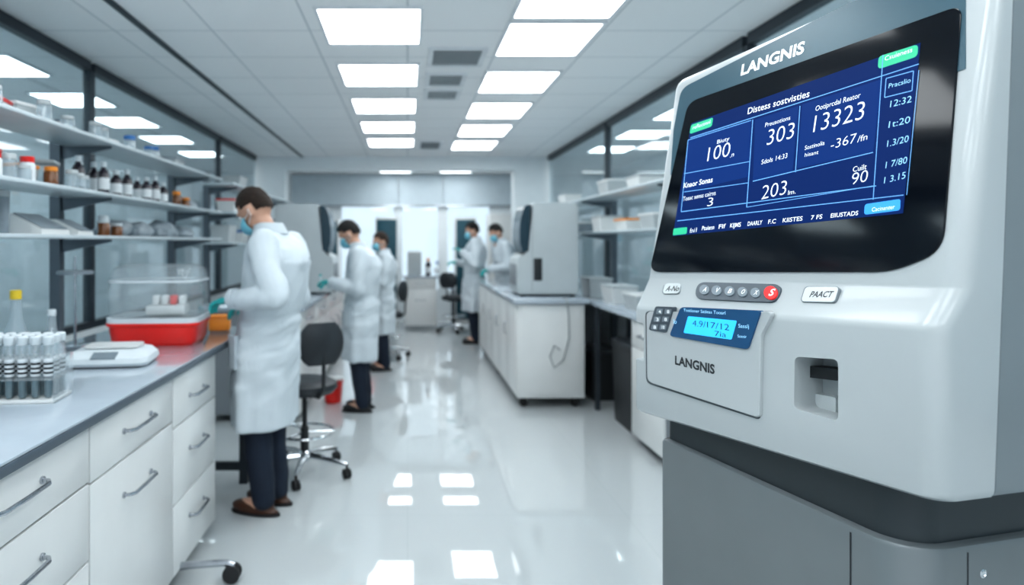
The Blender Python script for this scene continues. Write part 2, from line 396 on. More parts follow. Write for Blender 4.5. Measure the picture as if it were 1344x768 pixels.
box(b,-4.2,4.0,YB,YB+.1,2.5,CEIL); box(b,-4.2,4.0,YB,YB+.1,0,.55)
ed=[-4.2]+[e for w in wins for e in w]+[4.0]
for i in range(0,len(ed),2): box(b,ed[i],ed[i+1],YB,YB+.1,.55,2.5)
struct('wall_back',b,'portal')
for x0,x1 in wins:
    b=NB(); box(b,x0+.04,x1-.04,YB+.04,YB+.05,.59,2.46); o=struct('window_%d'%n,b,'winglass'); n+=1
    b=NB(); box(b,x0,x0+.04,YB+.01,YB+.08,.55,2.5); box(b,x1-.04,x1,YB+.01,YB+.08,.55,2.5); box(b,x0,x1,YB+.01,YB+.08,.55,.59); box(b,x0,x1,YB+.01,YB+.08,2.46,2.5)
    obj('window_frame',b,'portal',o,False)
for i,(x0,x1) in enumerate(((-2.2,-.18),(-.16,.66),(.68,2.1))):
    b=NB(); box(b,x0,x1,YB-.08,YB-.06,2.2,2.78)
    o=thing('roller_blind','pale grey roller blind over the %s back window'%('left','middle','right')[i],'blind',(0,0,0))
    obj('blind_fabric',b,'blind',o,False); b=NB(); tube(b,[(x0,YB-.07,2.19),(x1,YB-.07,2.19)],.016); obj('bottom_bar',b,'steel',o)
# ------------------------------------------------------------ ceiling lights
def light(x0,x1,y0,y1,label,group=None):
    o=thing('ceiling_light',label,'ceiling light',((x0+x1)/2,(y0+y1)/2,CEIL),0,group)
    hx,hy=(x1-x0)/2,(y1-y0)/2
    b=NB(); box(b,-hx+.02,hx-.02,-hy+.02,hy-.02,-.012,-.004); obj('diffuser',b,'light',o,False)
    b=NB()
    for a in ((-hx,hx,-hy,-hy+.02),(-hx,hx,hy-.02,hy),(-hx,-hx+.02,-hy+.02,hy-.02),(hx-.02,hx,-hy+.02,hy-.02)): box(b,a[0],a[1],a[2],a[3],-.016,-.001)
    obj('frame',b,'lframe',o,False)
for k in range(5):
    y=3.6+1.14*k; light(-.52,.09,y,y+.66,'square recessed light panel, %s from the near end of the left ceiling row'%ORD[k])
for k,(y,y2) in enumerate(((3.1,3.77),(3.84,4.53),(4.94,5.64),(6.06,6.8),(7.2,7.95),(8.35,9.1))):
    light(.59,1.17,y,y2,'square recessed light panel, %s from the near end of the right ceiling row'%ORD[k])
for x in (-.52,.58):
    for y in (10.45,11.5): light(x,x+.6,y,y+.6,'square recessed light panel hidden beyond the white beam','far bay ceiling lights')
for x in (-1.4,-.52,.59,):  # unseen panels added around the camera for extra lighting
    for y in (2.0,.85,-.3,-1.45): light(x,x+.6,y,y+.62,'unseen light panel overhead, added to light the room','added ceiling lights overhead')
for k,y in enumerate((3.65,4.8,5.95,7.05,8.25)): light(-3.3,-2.75,y-.3,y+.3,'light panel seen through the left glazing, %s from the near end'%ORD[k])
for k,y in enumerate((5.4,6.6,7.85,9.1)): light(2.55,3.1,y-.3,y+.3,'light panel seen through the right glazing, %s from the near end'%ORD[k])
for x,ys in ((-3.3,(0.2,1.3,2.5,9.6)),(2.55,(.8,2.0,3.2,4.3))):  # extra panels added to brighten the rooms behind the glazing
    for y in ys: light(x,x+.55,y-.3,y+.3,'extra light panel added to brighten the neighbouring glazed room','neighbouring room ceiling lights added for brightness')
def vent(x0,x1,y0,y1,label):
    o=thing('ceiling_vent',label,'air vent',(x0,y0,CEIL)); w=x1-x0; d=y1-y0
    b=NB(); box(b,.02,w-.02,.02,d-.02,-.006,-.001); obj('backing',b,'ventdark',o,False)
    b=NB(); box(b,0,w,0,.04,-.016,-.001); box(b,0,w,d-.04,d,-.016,-.001); box(b,0,.035,.04,d-.04,-.016,-.001); box(b,w-.035,w,.04,d-.04,-.016,-.001); obj('frame',b,'lframe',o,False)
    for j in range(1,5): 
        b=NB(); yc=.04+(d-.08)*j/5; prism(b,[(yc-.014,-.009),(yc+.014,-.009),(yc+.014,-.013),(yc-.014,-.013)],'x',.035,w-.035); obj('slat',b,'vent',o,False)
vent(.14,.54,4.36,4.8,'large slatted ceiling vent nearest the camera between the light rows')
vent(.14,.46,5.02,5.42,'slatted ceiling vent, middle of the three between the light rows')
vent(.14,.46,5.55,5.92,'slatted ceiling vent, farthest of the three close together')
vent(.14,.46,8.4,9.1,'small far slatted vent near the white beam')
# ------------------------------------------------------------ cabinets
def bow(bm,xc,z,l=.2,v=False):
    h=l/2
    pts=[(-h,.002,0),(-h*.96,-.022,0),(-h*.8,-.034,0),(0,-.036,0),(h*.8,-.034,0),(h*.96,-.022,0),(h,.002,0)]
    tube(bm,[(xc+(0 if v else p[0]),p[1],z+(p[0] if v else 0)) for p in pts],.0065,8)
    for s in (-h,h):
        c=(xc+(0 if v else s),-.002,z+(s if v else 0)); lathe(bm,[(.011,-.004),(.011,.004)],c,10,'y')
def cabinet(name,label,origin,rz,w,d,z0,z1,fronts,cat='cabinet',castors=False):
    o=thing(name,label,cat,(origin[0],origin[1],0),rz)
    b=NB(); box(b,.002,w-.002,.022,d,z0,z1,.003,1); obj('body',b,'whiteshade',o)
    for (x0,x1,a,c,kind,hz,hl) in fronts:
        b=NB(); box(b,x0+.0035,x1-.0035,0,.02,a+.0035,c-.0035,.003,2); p=obj(kind,b,'white',o)
        if hl:
            b=NB(); bow(b,(x0+x1)/2 if hl>0 else x1-.06,hz,abs(hl),hl<0); obj('handle',b,'steel',p)
    return o
L=R(90)
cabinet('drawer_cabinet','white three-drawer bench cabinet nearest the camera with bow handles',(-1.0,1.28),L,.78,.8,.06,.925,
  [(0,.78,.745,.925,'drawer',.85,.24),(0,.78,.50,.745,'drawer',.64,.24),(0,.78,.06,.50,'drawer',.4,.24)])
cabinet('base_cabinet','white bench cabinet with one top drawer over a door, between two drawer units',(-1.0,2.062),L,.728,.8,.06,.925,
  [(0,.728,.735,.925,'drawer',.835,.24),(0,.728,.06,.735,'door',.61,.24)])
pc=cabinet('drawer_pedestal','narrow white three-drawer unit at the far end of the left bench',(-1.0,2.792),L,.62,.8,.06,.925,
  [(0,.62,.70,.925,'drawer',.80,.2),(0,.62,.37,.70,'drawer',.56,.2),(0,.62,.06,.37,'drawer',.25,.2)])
b=NB(); tube(b,[(.1,.05,.062),(.1,-.04,.075),(.1,-.2,.085),(.1,-.235,.075)],[.02,.018,.015,.012],8); obj('outrigger',b,'steel',pc)
b=NB(); lathe(b,[(.02,-.028),(.038,-.024),(.038,-.004),(.02,0),(.02,.004),(.038,.008),(.038,.028),(.02,.032)],(.1,-.225,.04),16,'x'); obj('castor',b,'rubber',pc)
o=thing('worktop','long grey-topped bench worktop along the left side with dark edge','worktop',(-1.42,2.6,.93))
b=NB(); box(b,-.40,.445,-1.6,1.55,0,.028,.003); obj('slab_edge',b,'topedge',o)
b=NB(); box(b,-.40,.443,-1.598,1.548,.0285,.038,.003); obj('top_surface',b,'top',o)
for (x,y) in ((.40,1.49),(-.36,1.49)):
    b=NB(); box(b,x-.025,x+.025,y-.025,y+.025,-.93,0); obj('leg',b,'darkframe',o)
for z in (-.85,-.07):
    b=NB(); box(b,-.335,.375,1.475,1.505,z,z+.05); obj('cross_rail',b,'darkframe',o)
WT=.968
# ------------------------------------------------------------ shelving
def shelving(name,label,x,yy,y0,y1,zs,side,dep=.33):
    o=thing(name,label,'shelving',(x,y0,0)); s=side
    for y in yy:
        b=NB(); box(b,-.028,.028,y-y0-.024,y-y0+.024,0,max(zs)+.12); obj('post',b,'post',o,False)
        for z in zs:
            b=NB(); prism(b,[(s*.03,z-.02),(s*dep*.9,z-.02),(s*dep*.9,z-.032),(s*.03,z-.09)],'y',y-y0-.006,y-y0+.006); obj('bracket',b,'post',o,False)
    for z in zs:
        b=NB(); box(b,min(s*.03,s*dep),max(s*.03,s*dep),0,y1-y0,z-.018,z,.003); obj('shelf_board',b,'shelf',o)
    return o
shelving('wall_shelving','three-tier grey shelving with dark posts behind the left bench',-1.9,(2.2,3.55,5.28),1.6,5.55,(1.535,1.76,2.04),1)
shelving('wall_shelving','far three-tier shelving beyond the first left shelf unit',-1.9,(6.2,8.6),5.9,9.0,(1.5,1.78,2.04),1)
shelving('wall_shelving','two-tier shelving along the right glazing behind the island',2.077,(4.6,6.6,9.0),4.3,9.3,(1.6,1.93),-1,.36)
def bottle(x,y,z,h=.17,r=.03,label='dark reagent bottle with white label on the middle shelf',group='dark bottles on the middle left shelf',body='bottledark',cap='cap'):
    o=thing('reagent_bottle',label,'bottle',(x,y,z),0,group)
    b=NB(); lathe(b,[(r*.9,0),(r,.004),(r,h*.62),(r*.8,h*.72),(r*.4,h*.8),(r*.4,h*.86)],n=16); obj('glass_body',b,body,o)
    b=NB(); lathe(b,[(r*1.01,h*.15),(r*1.02,h*.16),(r*1.02,h*.5),(r*1.01,h*.51)],n=16); obj('paper_label',b,'label',o)
    b=NB(); lathe(b,[(r*.5,h*.84),(r*.52,h*.85),(r*.52,h),(r*.45,h*1.01)],n=14); obj('cap',b,cap,o)
    return o
b0=None
for k in range(14):
    y=3.38+k*.098; x=-1.68-.06*(k%2)+.02*((k*7)%3-1)
    if b0 is None: b0=bottle(x,y,1.76,.185,.031)
    else: dup(b0,(x,y,1.76),scale=(1,1,.82+.2*((k*5)%4)/3))
def jar(x,y,z,r,h,body,cap,label,group):
    o=thing('small_jar',label,'jar',(x,y,z),0,group)
    b=NB(); lathe(b,[(r*.9,0),(r,.004),(r,h*.7),(r*.85,h*.78)],n=14); obj('jar_body',b,body,o)
    b=NB(); lathe(b,[(r*.88,h*.78),(r*.9,h*.79),(r*.9,h),(r*.8,h*1.01)],n=14); obj('cap',b,cap,o); return o
for g,(bd,cp,cl,zz,ys,xs) in enumerate((('label','red','small white jar with red cap on the middle left shelf',1.76,(2.56,2.86),-1.62),
      ('amber','cap','small amber jar with white cap on the lowest left shelf',1.535,(3.58,3.66,3.74),-1.66),
      ('flaskglass','bluecap','small clear jar with blue cap on the top left shelf',2.04,(3.9,4.02,4.2,4.4),-1.66),
      ('amber','orange','small amber jar with orange cap on the middle left shelf',1.76,(3.05,4.82,4.9),-1.66),
      ('flaskglass','card','clear wide jar with grey cap in front on the middle left shelf',1.76,(2.46,2.66,2.76,3.16,3.27),-1.62),
      ('flaskglass','card','clear jar with grey cap near the front of the top left shelf',2.04,(2.58,2.94,3.14,3.42,3.5),-1.63))):
    j0=None
    for q,y in enumerate(ys):
        if j0 is None: j0=jar(xs,y,zz,.032,.09 if g<4 else .08,bd,cp,cl,cl+' group')
        else: dup(j0,(xs-.04*(q%2 if g<4 else 0),y,zz),scale=(1,1,[1,1.25,.8,1.1,.9][q]))
def tub(x,y,z,w,d,h,m,lid,label,group=None,rz=0):
    o=thing('storage_tub',label,'tub',(x,y,z),rz,group)
    b=NB(); loft(b,[[(-w*.42,-d*.42,0),(w*.42,-d*.42,0),(w*.42,d*.42,0),(-w*.42,d*.42,0)],[(-w*.5,-d*.5,h),(w*.5,-d*.5,h),(w*.5,d*.5,h),(-w*.5,d*.5,h)]]); obj('tub_body',b,m,o,False)
    b=NB(); box(b,-w*.53,w*.53,-d*.53,d*.53,h,h+.018,.006); obj('lid',b,lid,o)
tub(-1.78,2.70,1.76,.13,.17,.12,'clear','red','clear tub with red lid at the near end of the middle shelf',None,.2)
tub(-1.78,2.97,1.76,.13,.14,.075,'card','orange','grey tub with orange lid on the middle shelf',None,-.25)
tub(-1.78,3.2,1.76,.12,.13,.12,'clear','card','clear tub with grey lid beside the dark bottles',None,.3)
tub(-1.77,2.72,2.04,.16,.2,.05,'white','red','flat white box with red lid on the top left shelf',None,.2)
tub(-1.78,2.98,2.04,.14,.15,.07,'card','white','grey box with white lid on the top left shelf',None,-.2)
tub(-1.77,3.28,2.04,.16,.2,.03,'card','card','flat grey box on the top left shelf',None,.15)
tub(-1.76,3.68,2.04,.17,.2,.025,'white','white','thin white tray on the top left shelf',None,-.1)
tub(-1.74,4.75,2.04,.18,.26,.05,'card','greybag','low grey box with dark lid on the top left shelf',None,.1)
def wedge(x,y,z,w,d,h,label):
    o=thing('wedge_case',label,'case',(x,y,z)); b=NB(); prism(b,[(-w/2,0),(w/2,0),(w/2,h*.25),(-w*.1,h),(-w/2,h)],'y',-d/2,d/2); obj('case_body',b,'white',o,False)
    b=NB(); prism(b,[(w*.49,h*.28),(-w*.08,h*.98),(-w*.06,h*1.03),(w*.51,h*.32)],'y',-d/2+.02,d/2-.02); obj('case_lid',b,'greybag',o,False)
wedge(-1.74,3.02,1.535,.24,.24,.095,'larger white wedge-shaped case on the lowest left shelf')
wedge(-1.74,3.34,1.535,.2,.16,.08,'smaller white wedge-shaped case next to the shelf post')
o=thing('grey_canister','tall grey cylindrical canister at the near end of the lowest shelf','canister',(-1.74,2.80,1.535))
b=NB(); lathe(b,[(.03,0),(.034,.005),(.034,.16)]); obj('canister_body',b,'greybag',o); b=NB(); lathe(b,[(.036,.16),(.036,.185),(.02,.19)]); obj('lid',b,'card',o)
def bag(x,y,z,s,label,seed):
    b=NB(); ell(b,(0,0,.0),(.11*s,.13*s,.07*s),None,20,14)
    for v in b.verts:
        nz=noise.noise(Vector((v.co.x*14+seed,v.co.y*14,v.co.z*14))); v.co*=1+.35*nz
        v.co.z=max(v.co.z,-.045*s)+.045*s
    o=obj('crumpled_bag',b,'greybag'); o.location=(x,y,z); tag(o,label,'bag')
bag(-1.76,3.9,1.535,.9,'grey crumpled plastic bag on the lowest shelf right of the wedge cases',1)
bag(-1.74,4.2,1.535,.8,'second grey crumpled bag, beside the first on the lowest shelf',5)
bag(-1.74,4.6,1.535,1.0,'large grey crumpled bag near the far end of the lowest shelf',9)
bag(-1.74,5.0,1.535,.8,'grey crumpled bag at the far end of the lowest shelf',13)
bag(-1.74,5.15,1.76,.75,'small grey bag past the bottles on the middle shelf',17)
for i,(y,z,h,m,l) in enumerate(((6.2,1.5,.14,'card','card'),(6.7,1.5,.1,'white','bluecap'),(7.3,1.5,.15,'greybag','white'),(6.4,1.78,.12,'white','red'),(7.0,1.78,.14,'card','white'),(7.7,1.78,.1,'white','card'),(6.6,2.04,.1,'card','card'))):
    tub(-1.74,y,z,.18,.28,h,m,l,'%s box with %s lid on the far left shelving'%({'card':'grey','white':'white','greybag':'dark grey'}[m],{'card':'grey','white':'white','bluecap':'blue','red':'red'}[l])+(', on the top tier' if z>2 else (', upper tier, item %s'%ORD[i-3] if z>1.6 else ', lower tier')))
for i,(y,z,h,m,l) in enumerate(((4.9,1.6,.1,'card','white'),(5.5,1.6,.08,'white','orange'),(6.2,1.6,.13,'white','card'),(7.1,1.6,.1,'greybag','white'),(8.0,1.6,.12,'card','card'),(5.2,1.93,.08,'white','card'),(6.0,1.93,.12,'card','white'),(7.6,1.93,.1,'white','white'))):
    tub(1.88,y,z,.2,.3,h,m,l,'%s tub on the %s right shelf, %s from the near end'%({'card':'grey','white':'white','greybag':'dark grey'}[m],'upper' if z>1.7 else 'lower',ORD[i if i<5 else i-5]))
# ------------------------------------------------------------ things on left worktop
o=thing('specimen_tray','red plastic tray under a clear box lid on the left bench','tray',(-1.32,3.5,WT),R(4))
def rrect(w,d,r,z,n=5,cx=0,cy=0):
    pts=[]
    for (sx,sy,a0) in ((1,1,0),(-1,1,90),(-1,-1,180),(1,-1,270)):
        for k in range(n+1):
            a=R(a0+90*k/n); pts.append((cx+sx*(w/2-r)+r*math.cos(a),cy+sy*(d/2-r)+r*math.sin(a),z))
    return pts
b=NB(); loft(b,[rrect(.40,.29,.05,0),rrect(.43,.32,.06,.02),rrect(.45,.345,.06,.10),rrect(.47,.36,.06,.105),rrect(.47,.36,.06,.118),rrect(.44,.33,.06,.118),rrect(.40,.29,.06,.06)]); obj('tray_body',b,'red',o)
b=NB(); loft(b,[rrect(.465,.355,.06,.1185),rrect(.465,.355,.06,.145),rrect(.44,.33,.06,.145),rrect(.44,.33,.06,.1185)]); obj('rim_band',b,'cap',o)
b=NB(); loft(b,[rrect(.45,.34,.07,.147),rrect(.45,.34,.07,.34),rrect(.43,.32,.09,.395),rrect(.37,.26,.10,.415)]); obj('clear_lid',b,'clear',o)
b=NB(); loft(b,[rrect(.456,.346,.07,.325),rrect(.458,.348,.07,.33),rrect(.456,.346,.07,.336),rrect(.452,.342,.07,.336),rrect(.452,.342,.07,.325)],cap=False); obj('lid_rib',b,'cap',o)
o=thing('red_rack','small pale and red rack inside the clear box','rack',(-1.28,3.5,WT+.15),R(8))
b=NB(); box(b,-.10,.10,-.07,.07,0,.05,.01); obj('rack_body',b,'white',o)
for k in range(4):
    b=NB(); box(b,-.075+k*.045,-.04+k*.045,-.03,.03,.0505,.10,.008); obj('plug',b,'red' if k in (2,) else 'white',o)
o=thing('orange_box','small orange box at the right of the red tray','box',(-1.14,3.98,WT),R(10))
b=NB(); box(b,-.06,.06,-.06,.06,0,.075,.008); obj('box_body',b,'orange',o); b=NB(); box(b,-.062,.062,-.062,.062,.075,.09,.006); obj('lid',b,'orange',o)
o=thing('bench_scale','white low laboratory scale with display on the left bench','scale',(-1.30,2.88,WT),R(8))
b=NB(); loft(b,[rrect(.34,.25,.04,.006),rrect(.36,.27,.05,.02),rrect(.35,.26,.05,.042),rrect(.30,.2,.04,.06,cy=.03),rrect(.24,.15,.03,.066,cy=.04)]); obj('housing',b,'cap',o)
b=NB(); loft(b,[rrect(.22,.14,.03,.068,cy=.04),rrect(.23,.15,.03,.072,cy=.04),rrect(.23,.15,.03,.078,cy=.04)]); obj('weighing_plate',b,'white',o)
b=NB(); prism(b,[(-.132,.0385),(-.08,.058),(-.08,.062),(-.132,.0425)],'x',-.05,.05); obj('readout',b,'key',o,False)
for s in (-1,1):
    for t in (-1,1): b=NB(); lathe(b,[(.014,0),(.014,.012)],(s*.13,t*.09,0),10); obj('foot',b,'rubber',o)
RX,RY=-1.325,2.22
o=thing('tube_rack','clear and white rack holding rows of slim capped tubes on the near bench','rack',(RX,RY,WT),R(6))
b=NB(); box(b,-.15,.15,-.075,.075,0,.012,.003); obj('base_plate',b,'white',o)
for z in (.075,.135):
    b=NB(); box(b,-.15,.15,-.075,.075,z,z+.005,.002); obj('middle_plate',b,'clear',o)
for s in (-1,1): b=NB(); box(b,s*.152-.004,s*.152+.004,-.075,.075,0,.15,.002); obj('end_plate',b,'clear',o)
t0=None
rotm=Matrix.Rotation(R(6),3,'Z')
for j in range(3):
    for i in range(7):
        p=rotm@Vector((-.123+i*.041,-.048+j*.048,0))+Vector((RX,RY,WT+.0122))
        if t0 is None:
            t0=thing('sample_tube','slim clear capped sample tube with black-marked label in the bench rack','tube',p,0,'sample tubes in the bench rack')
            b=NB(); lathe(b,[(.009,0),(.014,.008),(.0145,.18),(.0135,.182)],n=14); obj('glass_body',b,'clear',t0)
            b=NB(); lathe(b,[(.0085,.004),(.012,.01),(.012,.06),(.009,.062)],n=12); obj('liquid',b,'clearliq',t0)
            b=NB(); lathe(b,[(.0148,.075),(.0151,.076),(.0151,.13),(.0148,.131)],n=14); l=obj('paper_label',b,'label',t0)
            for q in range(3):
                b=NB(); lathe(b,[(.0152,.083+q*.015),(.0155,.084+q*.015),(.0155,.089+q*.015),(.0152,.09+q*.015)],n=14); obj('label_mark',b,'inkdark',l)
            b=NB(); lathe(b,[(.0152,.178),(.0165,.18),(.0165,.204),(.014,.207)],n=14); obj('cap',b,'cap',t0)
        else: dup(t0,p)
def flask(x,y,h,r,capm,label,liq):
    o=thing('glass_flask',label,'flask',(x,y,WT))
    b=NB(); lathe(b,[(r*.9,0),(r,.01),(r*.95,h*.2),(r*.35,h*.62),(r*.26,h*.9)],n=18); obj('glass_body',b,'flaskglass',o)
    b=NB(); lathe(b,[(r*.85,.006),(r*.92,.012),(r*.82,h*.22),(r*.5,h*.3)],n=18); obj('liquid',b,liq,o)
    b=NB(); lathe(b,[(r*.29,h*.885),(r*.31,h*.89),(r*.31,h),(r*.24,h*1.01)],n=14); obj('stopper',b,capm,o)
flask(-1.71,2.86,.32,.075,'yellow','tall clear flask with yellow stopper behind the tube rack','shelf')
flask(-1.64,3.02,.22,.06,'cap','smaller clear flask behind the scale','shelf')
flask(-1.52,2.62,.17,.045,'cap','short clear flask between the tube rack and the scale','shelf')
o=thing('lab_stand','dark metal laboratory stand with round platform left of the clear box','stand',(-1.7,3.32,WT))
b=NB(); box(b,-.08,.08,-.06,.06,0,.015,.004); obj('base',b,'steel',o)
b=NB(); tube(b,[(0,.03,.01),(0,.03,.46)],.007); obj('rod',b,'steel',o)
b=NB(); lathe(b,[(.075,.37),(.085,.372),(.085,.385),(.07,.39)],(.03,-.03,0),20); obj('round_platform',b,'greybag',o)
# ------------------------------------------------------------ stools
def stool(label,loc,rz,seatz=.58):
    o=thing('lab_stool',label,'stool',(loc[0],loc[1],0),rz)
    b=NB()
    for k in range(5):
        a=2*PI*k/5; c,s=math.cos(a),math.sin(a)
        tube(b,[(0,0,.12),(c*.14,s*.14,.11),(c*.30,s*.30,.085)],[.024,.02,.014],8)
    lathe(b,[(.035,.08),(.04,.09),(.04,.14),(.03,.15)]); obj('star_base',b,'chrome',o)
    for k in range(5):
        a=2*PI*k/5; c,s=math.cos(a)*.30,math.sin(a)*.30
        b=NB(); tube(b,[(c,s,.09),(c,s,.04)],.008,8)
        lathe(b,[(.018,-.022),(.031,-.019),(.031,-.004),(.018,-.002)],(c,s,.031),14,'y'); lathe(b,[(.018,.002),(.031,.004),(.031,.019),(.018,.022)],(c,s,.031),14,'y'); obj('castor',b,'rubber',o)
    b=NB(); tube(b,[(0,0,.13),(0,0,.3)],.027,14); tube(b,[(0,0,.3),(0,0,seatz-.03)],.016,12); obj('gas_column',b,'black',o)
    b=NB()
    n=28; R0=.19
    tube(b,[(R0*math.cos(2*PI*k/n),R0*math.sin(2*PI*k/n),.27) for k in range(n+1)],.009,8)
    for k in range(3): a=2*PI*k/3; tube(b,[(.02*math.cos(a),.02*math.sin(a),.27),(R0*math.cos(a),R0*math.sin(a),.27)],.007,8)
    obj('foot_ring',b,'chrome',o)
    b=NB(); lathe(b,[(.1,seatz-.04),(.19,seatz-.03),(.215,seatz),(.21,seatz+.03),(.17,seatz+.05),(.08,seatz+.045)],n=28); obj('seat',b,'blackfab',o)
    b=NB(); tube(b,[(-.05,0,seatz-.035),(-.2,0,seatz-.03),(-.26,0,seatz+.02),(-.27,0,seatz+.3)],.013,8); obj('back_bar',b,'black',o)
    b=NB(); rr=[]
    for t in range(9):
        z=seatz+.18+.26*t/8; w=.165*(math.sin(PI*(t+.9)/9.8))**.45; th=.028*math.sin(PI*(t+.9)/9.8)+.006
        ring=[]
        for k in range(20):
            a=2*PI*k/20; y=w*math.cos(a); ring.append((-.25+.9*y*y-.0+th*math.sin(a),y,z))
        rr.append(ring)
    loft(b,rr); obj('backrest',b,'blackfab',o)
    return o
s1=stool('black padded lab stool on chrome castors right behind the nearest person',(-.67,4.26),R(125),.56)
dup(s1,(-.28,8.55,0),R(160),'black lab stool farther down the aisle behind the second person')
dup(s1,(.78,11.0,0),R(60),'dark lab stool near the far right window')
def crate(x,y,w,d,h,label):  # black crates added to fill the dark space under the right bench
    o=thing('dark_filler_crate',label,'crate',(x,y,0))
    b=NB(); loft(b,[rrect(w*.9,d*.9,.03,0),rrect(w,d,.03,h),rrect(w*1.03,d*1.03,.03,h+.01),rrect(w*1.03,d*1.03,.03,h+.04)]); obj('crate_body',b,'black',o)
    b=NB(); loft(b,[rrect(w*1.03,d*1.03,.03,h+.042),rrect(w*1.03,d*1.03,.03,h+.06),rrect(w*.9,d*.9,.03,h+.07)]); obj('lid',b,'blackfab',o)
crate(1.89,5.35,.30,.5,.62,'tall black crate added as a dark shape under the right bench, nearest the camera')
crate(1.89,6.42,.30,.5,.40,'low black crate added as a dark shape under the right bench, behind the tall one')
# ------------------------------------------------------------ left bench 2
for k in range(4):
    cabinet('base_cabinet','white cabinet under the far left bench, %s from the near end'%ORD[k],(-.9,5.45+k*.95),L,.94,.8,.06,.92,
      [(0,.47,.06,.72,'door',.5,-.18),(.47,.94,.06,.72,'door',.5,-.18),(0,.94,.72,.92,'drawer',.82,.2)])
o=thing('worktop','grey worktop of the far left bench beneath the white instrument','worktop',(-1.3,7.3,.925))
b=NB(); box(b,-.44,.44,-1.88,1.98,0,.04,.004); obj('slab',b,'top',o)
def instrument(name,label,loc,rz,s=1,w=.5):
    o=thing(name,label,'analyzer',loc,rz)
    b=NB(); prism(b,[(-.28,.02),(.27,.02),(.28,.05),(.28,.85),(.25,.88),(-.13,.88),(-.155,.86),(-.175,.42),(-.27,.38),(-.29,.34),(-.29,.05)],'y',-w/2,w/2)
    bmesh.ops.bevel(b,geom=list(b.edges),offset=.012,segments=2,affect='EDGES'); obj('housing',b,'instr',o)
    outer=[(-.235,.41),(-.262,.50),(-.266,.62),(-.252,.74),(-.225,.83),(-.20,.86)]; inner=[(-.16,.86),(-.165,.80),(-.172,.60),(-.178,.43)]
    b=NB(); prism(b,outer+inner,'y',-w/2+.03,w/2-.03); obj('screen',b,'screen',o)
    b=NB(); box(b,-.296,-.287,-w/2+.06,w/2-.06,.1,.3,.003); obj('front_door',b,'whiteshade',o)
    b=NB(); box(b,-.14,-.06,-w/2-.003,-w/2+.01,.15,.36,.004); obj('side_recess',b,'black',o)
    b=NB(); box(b,-.155,-.151,-w/2-.002,-w/2+.004,.05,.84); obj('panel_seam',b,'whiteshade',o)
    for sx in (-.24,.24):
        for sy in (-1,1): b=NB(); lathe(b,[(.025,0),(.025,.022)],(sx,sy*(w/2-.06),0),12); obj('foot',b,'rubber',o)
    o.scale=(s,s,s); return o
instrument('bench_analyzer','white upright analyzer standing on the far left bench behind the nearest person',(-1.06,6.9,.966),R(180),1.05)
o=thing('waste_bin','small red waste bin on the floor beside the second person','bin',(-.70,6.15,0))
b=NB(); lathe(b,[(.07,0),(.075,.005),(.095,.2),(.1,.205),(.1,.215),(.085,.215),(.07,.02)],n=20); obj('bin_body',b,'red',o)
b=NB(); lathe(b,[(.1,.216),(.098,.23),(.03,.24)],n=20); obj('lid',b,'white',o)
o=thing('waste_bin','tall red bin on the floor in front of the far left bench','bin',(-.5,9.35,0))
b=NB(); loft(b,[rrect(.24,.24,.03,0),rrect(.3,.3,.03,.55),rrect(.31,.31,.03,.56),rrect(.31,.31,.03,.6)]); obj('bin_body',b,'red',o)
b=NB(); loft(b,[rrect(.31,.31,.03,.602),rrect(.31,.31,.03,.62),rrect(.2,.2,.03,.65)]); obj('lid',b,'red',o)
# ------------------------------------------------------------ island
IX0,IX1,IY0,IY1=.99,1.60,5.92,9.0
o=thing('lab_island','long white laboratory island on castors with grey top','island',(IX0,IY0,0))
W_=IX1-IX0; D_=IY1-IY0
b=NB(); box(b,.0,W_,0,D_,.09,.945,.006); obj('body',b,'white',o)
b=NB(); box(b,-.04,W_+.035,-.05,D_+.03,.945,.99,.008); obj('countertop',b,'top',o)
nn=5
for k in range(nn):
    y0=.02+k*(D_-.04)/nn; y1=.02+(k+1)*(D_-.04)/nn
    b=NB(); box(b,-.014,-.001,y0+.004,y1-.004,.12,.93,.003); p=obj('door',b,'white',o)
    b=NB(); tube(b,[(-.014,y1-.07,.72),(-.035,y1-.07,.71),(-.035,y1-.07,.61),(-.014,y1-.07,.60)],.005,8); obj('handle',b,'steel',p)
b=NB(); box(b,.03,W_-.03,-.012,-.001,.13,.93,.003); obj('end_panel',b,'white',o)
for x in (.07,W_-.07):
    for y in (.08,D_-.08,D_/2):
        b=NB(); lathe(b,[(.02,-.02),(.038,-.016),(.038,.016),(.02,.02)],(x,y,.039),14,'y'); box(b,x-.03,x+.03,y-.03,y+.03,.078,.092); obj('castor',b,'rubber',o)
o=thing('power_cable','grey cable hanging down the near end of the island','cable',(1.42,5.87,.99))
b=NB(); tube(b,[(0,.08,.006),(0,-.01,.008),(.0,-.03,-.02),(.03,.024,-.15),(.035,.024,-.35),(-.02,.024,-.55),(-.1,.024,-.62),(-.14,.024,-.52),(-.1,.024,-.42),(-.05,.024,-.46)],.006,8); obj('cord',b,'cable',o)
instrument('island_analyzer','white upright analyzer with dark curved screen on the near end of the island',(1.315,6.36,.991),R(0),1.0,.50)
cabinet('base_cabinet','white cabinet at the near end of the right bench beside the large machine',(1.69,4.95),-L,.62,.33,.06,.92,[(0,.62,.06,.72,'door',.5,-.18),(0,.62,.72,.92,'drawer',.82,.2)])
for k in range(3):
    cabinet('base_cabinet','white cabinet under the right bench behind the island, %s from the near end'%ORD[k],(1.72,7.0+(k+1)*.9-.1),-L,.88,.3,.06,.92,[(0,.44,.06,.9,'door',.6,-.18),(.44,.88,.06,.9,'door',.6,-.18)]) if k<2 else None
o=thing('worktop','grey worktop of the bench along the right side','worktop',(1.86,6.6,.925))
b=NB(); box(b,-.19,.17,-2.35,2.2,0,.04,.004); obj('slab',b,'top',o)
